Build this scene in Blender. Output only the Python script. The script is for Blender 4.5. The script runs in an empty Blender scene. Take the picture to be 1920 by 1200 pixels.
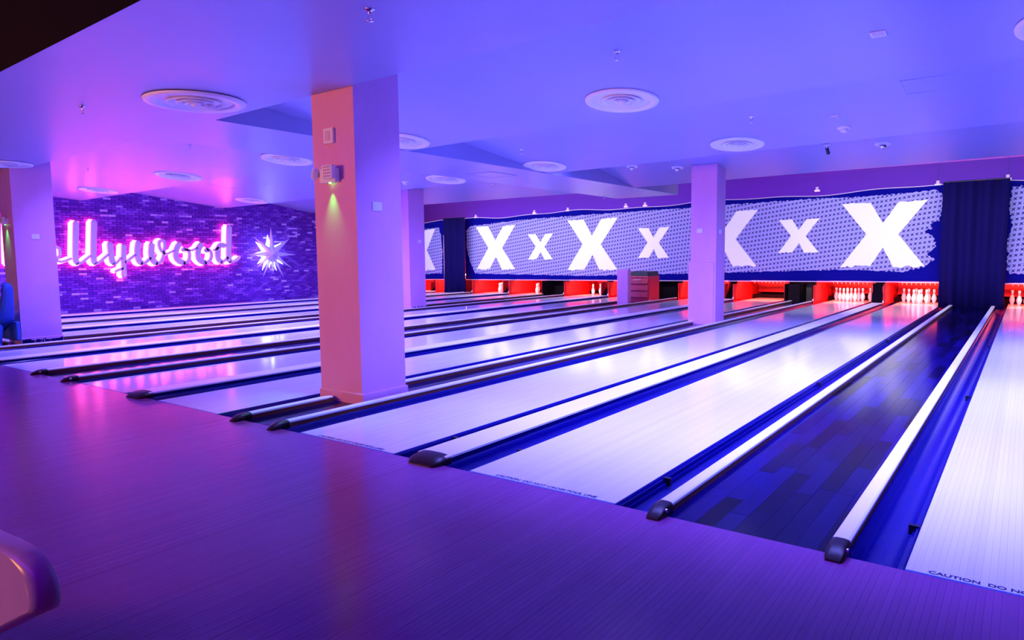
import bpy, bmesh, math, random
from mathutils import Vector, Matrix
from mathutils.geometry import tessellate_polygon
random.seed(7)
S = bpy.context.scene
COL = S.collection

# ------------------------------------------------------------------ camera
cam_d = bpy.data.cameras.new('camera'); cam = bpy.data.objects.new('camera', cam_d); COL.objects.link(cam)
cam_d.sensor_width = 36.0; cam_d.lens = 1302.47677 * 36.0 / 1920.0; cam_d.clip_start = 0.05; cam_d.clip_end = 200
yaw, pitch, roll = 0.638477774, -0.0902934099, -0.0113197928
fw = Vector((-math.sin(yaw)*math.cos(pitch), math.cos(yaw)*math.cos(pitch), math.sin(pitch)))
r0 = Vector((math.cos(yaw), math.sin(yaw), 0)); u0 = r0.cross(fw)
rr = math.cos(roll)*r0 + math.sin(roll)*u0; uu = -math.sin(roll)*r0 + math.cos(roll)*u0
M = Matrix(((rr.x, uu.x, -fw.x, 0.375388), (rr.y, uu.y, -fw.y, -3.379320), (rr.z, uu.z, -fw.z, 1.388026), (0, 0, 0, 1)))
cam.matrix_world = M
S.camera = cam
# ------------------------------------------------------------------ world, exposure
w = bpy.data.worlds.new('world'); S.world = w; w.use_nodes = True
w.node_tree.nodes['Background'].inputs[0].default_value = (0.0, 0.0, 0.3, 1)
w.node_tree.nodes['Background'].inputs[1].default_value = 0.3
S.view_settings.view_transform = 'Standard'; S.view_settings.look = 'None'
S.view_settings.exposure = 0.0; S.view_settings.gamma = 1.0; S.view_settings.use_curve_mapping = False
# ------------------------------------------------------------------ lights
def area(name, loc, size, direction, color, power, spread=180):
    l = bpy.data.lights.new(name, 'AREA'); l.shape = 'RECTANGLE'; l.size, l.size_y = size
    l.color = color; l.energy = power; l.spread = math.radians(spread)
    o = bpy.data.objects.new(name, l); COL.objects.link(o); o.location = loc
    d = Vector(direction).normalized()
    x = Vector((1, 0, 0)) if abs(d.x) < 0.9 else Vector((0, 1, 0))
    y = (-d).cross(x).normalized(); x = y.cross(-d).normalized()
    m = Matrix((x, y, -d)).transposed().to_4x4(); m.translation = Vector(loc); o.matrix_world = m
    return o
BLUE = (0.108, 0.106, 0.66)
BLUE_LEFT = (0.120, 0.098, 0.74)
# black light from added area lamps, unseen in the steps of the saw-tooth ceiling
PR, PL = 170, 138      # watts per metre, right and left zone
for x0_, x1_, y_, z_, k_ in ((-3.7, 2.4, 1.12, 3.13, 1.0), (-6.5, -5.7, 1.20, 3.13, .9), (-6.6, 2.4, 4.12, 3.17, .9), (-2.8, 2.4, 7.80, 3.20, .6), (-6.9, -6.3, 8.02, 3.20, .5)):
    area('cove_light', ((x0_+x1_)/2, y_, z_), (x1_-x0_, 0.10), (0, 0.45, -0.89), BLUE, PR*k_*(x1_-x0_), 118)
for x0_, x1_, y_, z_, k_ in ((-20.2, -14.8, 1.52, 3.16, 1), (-12.5, -9.1, 1.42, 3.16, 1), (-20.1, -9.1, 4.85, 3.20, 1), (-20.1, -14.9, 9.10, 3.24, .7), (-11.2, -9.1, 8.45, 3.24, .7)):
    area('cove_light', ((x0_+x1_)/2, y_, z_), (x1_-x0_, 0.10), (0, 0.45, -0.89), BLUE_LEFT, PL*k_*(x1_-x0_), 125)
# banner wash from the last ceiling step
area('banner_wash_light', (-1.6, 11.75, 3.25), (7.6, 0.14), (0, 1.0, -0.25), (0.135, 0.135, 0.17), 1250, 110)
area('banner_wash_light', (-14.4, 12.85, 3.25), (10.4, 0.14), (0, 1.0, -0.25), (0.165, 0.162, 0.20), 1100, 110)
# purple wash on the header wall, standing behind the banners
area('header_wash_light', (-8.0, 18.12, 2.75), (20.0, 0.10), (0, 0.35, 1.0), (0.12, 0.0, 0.9), 110)
# warm light of the bar area and purple light over the approach, both behind the camera
area('bar_light', (-8.5, -8.6, 2.1), (3.0, 1.0), (0.25, 1.0, 0.03), (0.37, 0.125, 0.0), 740, 125)
# added fill, unseen behind the camera, brightening the front soffit
area('soffit_fill_light', (-4.0, -4.4, .5), (11.0, 0.3), (0, 0.55, 1.0), (0.16, 0.07, 1.0), 135, 85)
area('approach_light', (-5.0, -5.5, 3.75), (9.0, 1.2), (0.0, 0.35, -1.0), (0.11, 0.0, 0.5), 340)

# ------------------------------------------------------------------ materials
MAT = {}
def mat(name, color, rough=0.5, metal=0.0, spec=0.5, coat=0.0, emit=None, estr=0.0, noise=0.0, nscale=(5, 5, 5), attr=False, bump=0.0, coat_rough=0.05):
    if name in MAT: return MAT[name]
    m = bpy.data.materials.new(name); m.use_nodes = True; nt = m.node_tree; b = nt.nodes['Principled BSDF']
    b.inputs['Base Color'].default_value = (*color, 1); b.inputs['Roughness'].default_value = rough
    b.inputs['Metallic'].default_value = metal; b.inputs['Specular IOR Level'].default_value = spec
    b.inputs['Coat Weight'].default_value = coat; b.inputs['Coat Roughness'].default_value = coat_rough
    if emit:
        b.inputs['Emission Color'].default_value = (*emit, 1); b.inputs['Emission Strength'].default_value = estr
    src = None
    if noise or bump:
        tc = nt.nodes.new('ShaderNodeTexCoord'); mp = nt.nodes.new('ShaderNodeMapping'); nz = nt.nodes.new('ShaderNodeTexNoise')
        mp.inputs['Scale'].default_value = nscale; nz.inputs['Scale'].default_value = 1.0; nz.inputs['Detail'].default_value = 5
        nt.links.new(tc.outputs['Object'], mp.inputs[0]); nt.links.new(mp.outputs[0], nz.inputs['Vector'])
        if noise:
            mr = nt.nodes.new('ShaderNodeMapRange'); mr.inputs[1].default_value = 0.3; mr.inputs[2].default_value = 0.7
            mr.inputs[3].default_value = 1 - noise; mr.inputs[4].default_value = 1 + noise
            nt.links.new(nz.outputs['Fac'], mr.inputs[0])
            vm = nt.nodes.new('ShaderNodeVectorMath'); vm.operation = 'SCALE'; vm.inputs[0].default_value = color
            nt.links.new(mr.outputs[0], vm.inputs['Scale']); src = vm
        if bump:
            bp = nt.nodes.new('ShaderNodeBump'); bp.inputs['Strength'].default_value = bump; bp.inputs['Distance'].default_value = 0.01
            nt.links.new(nz.outputs['Fac'], bp.inputs['Height']); nt.links.new(bp.outputs[0], b.inputs['Normal'])
    if attr:
        at = nt.nodes.new('ShaderNodeAttribute'); at.attribute_name = 'tone'
        oi = nt.nodes.new('ShaderNodeObjectInfo')   # per-piece tone for pieces sharing a mesh
        mr2 = nt.nodes.new('ShaderNodeMapRange'); mr2.inputs[3].default_value = 1 - attr; mr2.inputs[4].default_value = 1 + attr
        ad = nt.nodes.new('ShaderNodeMath'); ad.operation = 'ADD'; fr = nt.nodes.new('ShaderNodeMath'); fr.operation = 'FRACT'
        nt.links.new(at.outputs['Fac'], ad.inputs[0]); nt.links.new(oi.outputs['Random'], ad.inputs[1]); nt.links.new(ad.outputs[0], fr.inputs[0])
        nt.links.new(fr.outputs[0], mr2.inputs[0])
        v2 = nt.nodes.new('ShaderNodeVectorMath'); v2.operation = 'SCALE'; v2.inputs[0].default_value = color
        if src: nt.links.new(src.outputs[0], v2.inputs[0])
        nt.links.new(mr2.outputs[0], v2.inputs['Scale']); src = v2
    if src: nt.links.new(src.outputs[0], b.inputs['Base Color'])
    MAT[name] = m; return m
mat('ceiling_paint', (0.33, 0.33, 0.54), rough=0.34, spec=0.45, noise=0.02, nscale=(1.5, 1.5, 1.5))
mat('black_paint', (0.004, 0.002, 0.001), rough=0.9, spec=0.1)
mat('column_paint', (0.76, 0.36, 0.60), rough=0.42, spec=0.35, noise=0.05, nscale=(2.5, 2.5, 1.2), bump=0.06)
mat('approach_wood', (0.30, 0.06, 0.26), rough=0.19, spec=0.42, noise=0.08, nscale=(30, 1.6, 1), attr=0.045)
mat('lane_wood', (0.84, 0.85, 0.85), rough=0.10, spec=0.45, noise=0.04, nscale=(30, 1.2, 1), attr=0.035)
mat('aisle_wood', (0.003, 0.001, 0.045), rough=0.13, spec=0.12, noise=0.25, nscale=(14, 2, 1), attr=0.9)
mat('gutter_plastic', (0.003, 0.003, 0.13), rough=0.2, spec=0.3)
mat('rail_black', (0.006, 0.006, 0.02), rough=0.35)
mat('cap_white', (0.97, 0.96, 0.95), rough=0.35, noise=0.02, nscale=(9, 3, 1))
mat('cap_side', (0.16, 0.05, 0.03), rough=0.4, noise=0.2, nscale=(3, 2, 9))
mat('nose_plastic', (0.016, 0.002, 0.003), rough=0.38)
mat('screw_metal', (0.9, 0.85, 0.8), rough=0.15, metal=1.0)
mat('ink_blue', (0.003, 0.008, 0.08), rough=0.5)
mat('foul_tape', (0.05, 0.12, 0.40), rough=0.35)
mat('mortar', (0.07, 0.015, 0.16), rough=0.9)
mat('plate_white', (0.85, 0.82, 0.82), rough=0.4)
mat('duct_white', (0.92, 0.90, 0.92), rough=0.38)
mat('matt_black', (0.003, 0.001, 0.006), rough=0.9, spec=0.1)
mat('navy_cloth', (0.006, 0.003, 0.075), rough=0.9, spec=0.1)
mat('banner_cloth', (0.001, 0.001, 0.20), rough=0.85, spec=0.1)
mat('print_white', (0.97, 0.97, 0.93), rough=0.85, spec=0.1)
mat('hem_white', (0.70, 0.5, 0.65), rough=0.7)
mat('pit_red', (0.60, 0.012, 0.015), rough=0.45, noise=0.15, nscale=(6, 6, 6))
mat('pit_dark', (0.008, 0.003, 0.005), rough=0.8, spec=0.15)
mat('olive_panel', (0.10, 0.07, 0.045), rough=0.7, noise=0.15)
mat('deck_wood', (0.85, 0.62, 0.45), rough=0.18)
mat('pin_white', (0.95, 0.93, 0.88), rough=0.25, coat=0.4)
mat('pin_red', (0.6, 0.02, 0.02), rough=0.3)
mat('header_paint', (0.07, 0.004, 0.28), rough=0.7, noise=0.05, nscale=(0.5, 1, 6))
mat('face_lavender', (0.90, 0.80, 0.90), rough=0.4)
mat('star_metal', (0.85, 0.80, 0.88), rough=0.4)
mat('neon_pink', (0.9, 0.3, 0.5), emit=(1.0, 0.09, 0.42), estr=11.5)
mat('neon_white', (0.8, 0.9, 1.0), emit=(0.40, 0.55, 1.4), estr=8.0)
mat('led_green', (0.1, 0.9, 0.1), emit=(0.08, 1.0, 0.10), estr=14.0)
mat('pin_lamp', (1, .6, .5), emit=(1.0, 0.13, 0.09), estr=330.0)
mat('ramp_blue', (0.02, 0.10, 0.50), rough=0.5)
mat('ramp_dark', (0.01, 0.012, 0.03), rough=0.6)
mat('hood_plastic', (0.72, 0.60, 0.55), rough=0.28, noise=0.04, nscale=(7, 7, 7))
mat('red_metal', (0.40, 0.02, 0.07), rough=0.35, metal=0.3)
mat('chrome', (0.85, 0.85, 0.9), rough=0.12, metal=1.0)
# brick: per-brick colour
def brick_mat():
    m = bpy.data.materials.new('brick'); m.use_nodes = True; nt = m.node_tree; b = nt.nodes['Principled BSDF']
    at = nt.nodes.new('ShaderNodeAttribute'); at.attribute_name = 'tone'
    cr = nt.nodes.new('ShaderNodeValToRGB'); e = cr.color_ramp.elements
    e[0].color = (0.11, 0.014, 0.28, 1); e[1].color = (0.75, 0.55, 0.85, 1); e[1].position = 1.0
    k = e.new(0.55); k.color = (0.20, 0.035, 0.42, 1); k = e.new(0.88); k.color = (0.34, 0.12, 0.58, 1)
    nt.links.new(at.outputs['Fac'], cr.inputs[0]); nt.links.new(cr.outputs[0], b.inputs['Base Color'])
    b.inputs['Roughness'].default_value = 0.85
    MAT['brick'] = m
brick_mat()
# lavender print with small dark crosses (flat print on the banners)
def cross_mat():
    m = bpy.data.materials.new('cross_print'); m.use_nodes = True; nt = m.node_tree; b = nt.nodes['Principled BSDF']
    b.inputs['Roughness'].default_value = 0.85; b.inputs['Specular IOR Level'].default_value = 0.1
    L = nt.links
    def mth(op, a, c=None):
        n = nt.nodes.new('ShaderNodeMath'); n.operation = op
        for i, v in enumerate((a, c)):
            if v is None: continue
            if isinstance(v, (int, float)): n.inputs[i].default_value = v
            else: L.new(v, n.inputs[i])
        return n.outputs[0]
    tc = nt.nodes.new('ShaderNodeTexCoord'); sp = nt.nodes.new('ShaderNodeSeparateXYZ'); L.new(tc.outputs['Object'], sp.inputs[0])
    x, z = sp.outputs[0], sp.outputs[2]
    rx = mth('ADD', x, mth('MULTIPLY', z, -0.10))
    rz = mth('SUBTRACT', z, mth('MULTIPLY', x, 0.14))
    cx = mth('SUBTRACT', mth('FRACT', mth('DIVIDE', rx, 0.1055)), 0.5)
    cz = mth('SUBTRACT', mth('FRACT', mth('DIVIDE', rz, 0.127)), 0.5)
    ax = mth('MULTIPLY', mth('ABSOLUTE', cx), 0.1055); az = mth('MULTIPLY', mth('ABSOLUTE', cz), 0.127)
    d = mth('ABSOLUTE', mth('SUBTRACT', ax, az)); mx = mth('MAXIMUM', ax, az)
    msk = mth('MULTIPLY', mth('LESS_THAN', d, 0.0125), mth('LESS_THAN', mx, 0.033))
    mix = nt.nodes.new('ShaderNodeMix'); mix.data_type = 'RGBA'
    mix.inputs[6].default_value = (0.36, 0.34, 0.80, 1); mix.inputs[7].default_value = (0.002, 0.002, 0.12, 1)
    L.new(msk, mix.inputs[0]); L.new(mix.outputs[2], b.inputs['Base Color'])
    MAT['cross_print'] = m
cross_mat()

# ------------------------------------------------------------------ builders
class MB:
    def __init__(s): s.v = []; s.f = []; s.t = []; s.m = []; s.sm = []
    def add(s, vs, fs, tone=None, mi=0, smooth=False):
        o = len(s.v); s.v += [tuple(v) for v in vs]
        for f in fs: s.f.append([i + o for i in f]); s.m.append(mi); s.sm.append(smooth)
        s.t += [0.0 if tone is None else tone] * len(vs)
    def box(s, a, b, tone=None, mi=0):
        (x0, y0, z0), (x1, y1, z1) = a, b
        s.add([(x0,y0,z0),(x1,y0,z0),(x1,y1,z0),(x0,y1,z0),(x0,y0,z1),(x1,y0,z1),(x1,y1,z1),(x0,y1,z1)],
              [(0,3,2,1),(4,5,6,7),(0,1,5,4),(1,2,6,5),(2,3,7,6),(3,0,4,7)], tone, mi)
    def quad(s, p, mi=0): s.add(p, [tuple(range(len(p)))], None, mi)
    def loft(s, rings, cap=True, closed=True, smooth=False, mi=0):
        n = len(rings[0]); vs = [p for r in rings for p in r]; fs = []
        for i in range(len(rings) - 1):
            for j in range(n if closed else n - 1):
                a = i*n + j; b = i*n + (j+1) % n
                fs.append((a, b, b+n, a+n))
        s.add(vs, fs, None, mi, smooth)
        if cap and closed:
            s.add(rings[0], [tuple(reversed(range(n)))], None, mi); s.add(rings[-1], [tuple(range(n))], None, mi)
    def tube(s, p0, p1, r, n=10, r1=None, mi=0):
        p0, p1 = Vector(p0), Vector(p1); d = (p1 - p0).normalized()
        a = d.orthogonal().normalized(); b = d.cross(a); r1 = r if r1 is None else r1
        R = [[p + (a*math.cos(t) + b*math.sin(t))*q for t in [2*math.pi*k/n for k in range(n)]] for p, q in ((p0, r), (p1, r1))]
        s.loft(R, True, True, True, mi)
    def lathe(s, prof, c=(0, 0, 0), n=24, smooth=True, mi=0):
        rings = [[(c[0] + r*math.cos(2*math.pi*k/n), c[1] + r*math.sin(2*math.pi*k/n), c[2] + z) for k in range(n)] for r, z in prof]
        s.loft(rings, True, True, smooth, mi)
    def build(s, name, m, parent=None, loc=None, bevel=0.0, fix=True):
        me = bpy.data.meshes.new(name); me.from_pydata(s.v, [], s.f)
        for mm in (m if isinstance(m, (list, tuple)) else [m]): me.materials.append(MAT[mm])
        me.polygons.foreach_set('material_index', s.m); me.polygons.foreach_set('use_smooth', s.sm)
        if any(s.t):
            a = me.attributes.new('tone', 'FLOAT', 'POINT'); a.data.foreach_set('value', s.t)
        if fix:
            bm = bmesh.new(); bm.from_mesh(me); bmesh.ops.recalc_face_normals(bm, faces=bm.faces); bm.to_mesh(me); bm.free()
        o = bpy.data.objects.new(name, me); COL.objects.link(o)
        if parent is not None: o.parent = parent
        if loc is not None: o.location = loc
        if bevel:
            mo = o.modifiers.new('bevel', 'BEVEL'); mo.width = bevel; mo.segments = 2; mo.limit_method = 'ANGLE'
        return o
def tag(o, label=None, cat=None, group=None, kind=None):
    if label: o['label'] = label
    if cat: o['category'] = cat
    if group: o['group'] = group
    if kind: o['kind'] = kind
    return o
def empty(name, loc=(0, 0, 0)):
    o = bpy.data.objects.new(name, None); COL.objects.link(o); o.location = loc; o.empty_display_size = 0.1; return o
def dup(root, parent=None, loc=None):
    c = root.copy(); COL.objects.link(c); c.parent = parent
    if loc is not None: c.location = loc
    for ch in list(root.children): dup(ch, c)
    return c

# ------------------------------------------------------------------ setting: ceiling
H = 2.97
XR, XL, XW, XE = -7.09, -8.85, -20.6, 2.9      # strip edges, brick wall, room end
def edges(zone, x):
    if zone == 'r': return [.845-.034*x, 3.775-.05*x, 7.36-.08*x, 10.99-.077*x], [3.28, 3.39, 3.58], H
    lo = H + .008*(-8.85 - x)
    return [.845-.034*x, 3.53-.075*x, 7.21-.1*x, 11.2-.075*x], [3.30+lo-H, 3.42+lo-H, 3.48+lo-H], lo
def zc(x, y):
    if XL <= x <= XR: return H
    E, hi, lo = edges('r' if x > XR else 'l', x)
    if y < E[0]: return H
    for i in range(3):
        if y < E[i+1]: return hi[i] + (lo-hi[i])*(y-E[i])/(E[i+1]-E[i])
    return lo
def slope(x, y):
    return math.atan2(zc(x, y+.05) - zc(x, y-.05), .1)
E0 = lambda x: -1.284 - .0236*x
E1 = lambda x: .845 - .034*x
YW = 18.45                                      # header wall behind the banners
ce = MB()
ce.quad([(XW, E0(XW), H), (XE, E0(XE), H), (XE, E1(XE), H), (XR, E1(XR), H), (XL, E1(XL), H), (XW, E1(XW), H)])
for zone, xa, xb in (('r', XR, XE), ('l', XW, XL)):
    Ea, ha, la = edges(zone, xa); Eb, hb, lb = edges(zone, xb)
    for i in range(3):
        pa, pb = (H if i == 0 else la), (H if i == 0 else lb)
        ce.quad([(xa, Ea[i], pa), (xb, Eb[i], pb), (xb, Eb[i], hb[i]), (xa, Ea[i], ha[i])])           # step
        ce.quad([(xa, Ea[i], ha[i]), (xb, Eb[i], hb[i]), (xb, Eb[i+1], lb), (xa, Ea[i+1], la)])       # slope
    ce.quad([(xa, Ea[3], la), (xb, Eb[3], lb), (xb, Eb[3], 3.75), (xa, Ea[3], 3.75)])
    ce.quad([(xa, Ea[3], 3.75), (xb, Eb[3], 3.75), (xb, YW, 3.75), (xa, YW, 3.75)])
for X in (XR, XL):
    z = 'r' if X == XR else 'l'; E, h, lo = edges(z, X)
    for i in range(3): ce.quad([(X, E[i], H), (X, E[i], h[i]), (X, E[i+1], H)])
    ce.quad([(X, E[3], H), (X, E[3], 3.75), (X, 14.05, 3.75), (X, 14.05, H)])
ce.quad([(XL, E1(XL), H), (XR, E1(XR), H), (XR, 14.05, H), (XL, 14.05, H)])
ce.quad([(XL, 14.05, H), (XR, 14.05, H), (XR, 14.05, 3.75), (XL, 14.05, 3.75)])
ce.quad([(XL, 14.05, 3.75), (XR, 14.05, 3.75), (XR, YW, 3.75), (XL, YW, 3.75)])
tag(ce.build('ceiling', 'ceiling_paint', fix=False), kind='structure')
b = MB()
b.quad([(XW, E0(XW), H), (XE, E0(XE), H), (XE, E0(XE), 3.95), (XW, E0(XW), 3.95)])
b.quad([(XW-.2, -9, 3.95), (XE, -9, 3.95), (XE, -1.0, 3.95), (XW-.2, -.7, 3.95)])
tag(b.build('ceiling_back', 'black_paint', fix=False), kind='structure')

# walls
b = MB(); b.box((XW-.25, -9, -.3), (XW-.02, 20.5, 3.95)); wl = tag(b.build('wall_left', 'mortar'), kind='structure')
b = MB(); rng = random.Random(3)
bw, bh = .215, .068; z = .0; row = 0
while z < 3.55:
    y = .5 - (row % 2)*bw*.5
    while y < 14.4:
        patch = math.sin(y*1.3+z*2)+math.sin(y*.7-z*3.1)
        t = rng.random()**1.2*.8 + .1*rng.random()
        if rng.random() < .05 + (.05 if patch > 1 else 0): t = .92 + .08*rng.random()
        d = rng.uniform(.0, .012)
        x1 = XW + d
        b.box((XW-.03, y+.006, z+.005), (x1, y+bw-.006, z+bh-.005), max(.001, t)); y += bw
    z += bh; row += 1
o = b.build('brick', 'brick', wl, fix=False); tag(o, 'purple-lit rough bricks with scattered pale ones', kind='stuff')
b = MB(); b.box((XW-.25, YW, 1.26), (XE+.2, YW+.2, 3.95)); tag(b.build('wall_back', 'header_paint'), kind='structure')
b = MB(); b.box((XW-.25, 20.3, -.3), (XE+.2, 20.5, 1.3)); b.box((XW-.25, YW+.2, 1.26), (XE+.2, 20.5, 1.36)); tag(b.build('wall_pit', 'pit_dark'), kind='structure')
b = MB(); b.box((XE, -9, -.3), (XE+.2, 20.5, 3.95)); tag(b.build('wall_right', 'black_paint'), kind='structure')
b = MB(); b.box((XW-.25, -9.2, -.3), (XE+.2, -9, 3.95)); tag(b.build('wall_front', 'black_paint'), kind='structure')

# approach floor: boards
fl = MB(); fl.box((XW-.25, -9.0, -.3), (XE+.2, -.001, -.012)); fl.box((XW-.25, -.001, -.3), (XE+.2, 20.5, -.13))
floor = tag(fl.build('floor', 'approach_wood'), kind='structure')
BWD = .0271
bmesh_board = MB(); bmesh_board.box((0, -4.7, -.014), (BWD-.0006, -.004, 0)); proto = bmesh_board.build('board', 'approach_wood', floor)
n = 0; x = XE
proto.location = (1.3, 0, 0); rng = random.Random(11)
nb = 236
for i in range(1, nb):
    c = proto.copy(); COL.objects.link(c); c.parent = floor; c.location = (1.3 - i*BWD, 0, rng.uniform(-.0003, .0002))
rest = MB(); x = 1.3 - nb*BWD
while x > XW:
    rest.box((x, -4.7, -.014), (x+BWD-.0006, -.004, rng.uniform(-.0003, .0002)), max(.001, rng.random())); x -= BWD
rest.box((1.3+BWD, -4.7, -.014), (XE, -.004, 0), .5)
rest.box((XW, -9, -.014), (XE, -4.701, 0), .5)
tag(rest.build('board', 'approach_wood', floor, fix=False), kind='stuff')

# ------------------------------------------------------------------ columns
def column(x0, x1, y0, y1, label, top=None, plinth=True, extra=None):
    t = empty('structural_column', ((x0+x1)/2, (y0+y1)/2, 0)); ox, oy = t.location.x, t.location.y
    tag(t, label, 'column', 'square structural columns', 'thing')
    zt = top if top else 3.6
    b = MB(); b.box((x0-ox, y0-oy, -.12), (x1-ox, y1-oy, zt))
    b.v = [(p[0], p[1], zc(p[0]+ox, p[1]+oy)-.002 if p[2] > 1 else p[2]) for p in b.v]; b.build('shaft', 'column_paint', t, bevel=.006)
    if plinth:
        b = MB(); b.box((x0-ox-.012, y0-oy-.012, -.12), (x1-ox+.022, y1-oy+.012, .10)); b.build('base_trim', 'column_paint', t, bevel=.006)
    return t
column(-5.29, -4.68, 1.02, 1.60, 'big square column, orange front and purple side, nearest to the approach')
c2 = column(-5.13, -4.60, 10.13, 10.62, 'lilac square column standing half way down the lanes before the long banner', plinth=False)
b = MB(); b.box((-.30, -.262, -.12), (.225, -.245, 1.24)); o = b.build('cover_panel', 'column_paint', c2, bevel=.004)
column(-13.42, -12.95, 10.0, 10.6, 'lilac square column with chipped foot, partly hidden behind the big column')
column(-13.88, -13.35, 1.09, 1.715, 'purple square column with scuffed base at the left edge, beside the blue ramp')
# chipped plaster at the feet of the two left columns
for (xc, ya, yb, seed) in ((-12.925, 10.02, 10.6, 4), (-13.325, 1.09, 1.715, 5)):
    rng = random.Random(seed); t = [o for o in COL.objects if o.name.startswith('structural_column')][2 if seed == 4 else 3]
    ox_, oy_ = t.location.x, t.location.y; b = MB(); y = ya
    while y < yb - .01:
        wv = rng.uniform(.03, .07); y2 = min(yb, y+wv)
        b.box((xc-ox_, y-oy_, -.02), (xc-ox_+rng.uniform(.003, .008), y2-oy_, rng.uniform(.05, .085)), .5); y = y2
    tag(b.build('bare_patch', 'navy_cloth', t), kind='stuff')
    b = MB()
    for q in range(16):
        y = rng.uniform(ya, yb-.03); z = rng.uniform(.0, .07)
        b.add([(xc-ox_+.009, y-oy_, z), (xc-ox_+.014, y-oy_+rng.uniform(.01, .03), z-.005), (xc-ox_+.012, y-oy_+rng.uniform(.0, .03), z+rng.uniform(.01, .03))], [(0, 1, 2)], .5)
    tag(b.build('plaster_flake', 'column_paint', t), kind='stuff')

# ------------------------------------------------------------------ lanes
L = 1.0668
LN = {}   # name: (xleft, xright)
def setl(k, r): LN[k] = (r - L, r)
LN['A'] = (0.0, L); LN['B'] = (-2.499, -1.432); LN['C'] = (-4.274, -3.207); LN['D'] = (-6.554, -5.487); LN['E'] = (-8.329, -7.262)
LN['F'] = (-10.836, -9.769); LN['G'] = (-12.61, -11.544); LN['H'] = (-15.05, -13.98); LN['I'] = (-16.83, -15.76)
LN['J'] = (-18.77, -17.70); LN['K'] = (-20.50, -19.48)
WH = {'A': 'the lane cut by the right picture edge', 'B': 'the second lane from the right edge, left of the dark wood aisle',
      'C': 'the lane between the wide white cap and the big column', 'D': 'the lane starting behind the big column, its pins raised',
      'E': 'the lane passing left behind the big column, two wide', 'F': 'the lane left of the magenta-streaked aisle',
      'G': 'the lane whose far left start leaves the picture', 'H': 'the lane just beyond the left edge column',
      'I': 'the fourth lane from the brick wall', 'J': 'the third lane from the brick wall', 'K': 'the lane along the foot of the brick wall'}
LL = {'A': 'white bowling lane cut off by the right edge of the photo', 'B': 'broad white bowling lane left of the dark plank aisle, pins standing at its end',
      'C': 'white bowling lane between wide white capping and the big column', 'D': 'white bowling lane emerging left of the big column, no pins on its deck',
      'E': 'white bowling lane left of the big column, right of the pink-reflecting aisle', 'F': 'white bowling lane just beyond the pink-reflecting aisle',
      'G': 'white bowling lane passing right in front of the left edge column', 'H': 'white bowling lane starting behind the left edge column',
      'I': 'distant white bowling lane, third one out from the brick wall', 'J': 'distant white bowling lane, second one out from the brick wall',
      'K': 'farthest white bowling lane along the foot of the brick wall'}
LEND = 18.2
def text_mesh(txt, size):
    cu = bpy.data.curves.new('lettering', 'FONT'); cu.body = txt; cu.size = size; cu.extrude = 0.0; cu.align_x = 'CENTER'; cu.offset = size*.03
    o = bpy.data.objects.new('lettering', cu); COL.objects.link(o)
    dg = bpy.context.evaluated_depsgraph_get(); dg.update()
    me = bpy.data.meshes.new_from_object(o.evaluated_get(dg)); bpy.data.objects.remove(o); bpy.data.curves.remove(cu)
    return me
txt_me = text_mesh('CAUTION  DO NOT CROSS FOUL LINE', .042); txt_me.materials.append(MAT['ink_blue'])
def gutter_profile(x0, x1):
    n = 10; d = .085; c = (x0+x1)/2; r = (x1-x0)/2
    return [(x0, -.002)] + [(c - (r-.012)*math.cos(math.pi*k/n), -.012 - d*math.sin(math.pi*k/n)) for k in range(n+1)] + [(x1, -.002)]
bd = MB(); bd.box((0, .012, -.03), (L/39-.0004, LEND, 0)); lane_board_me = None
GW = .235
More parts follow.
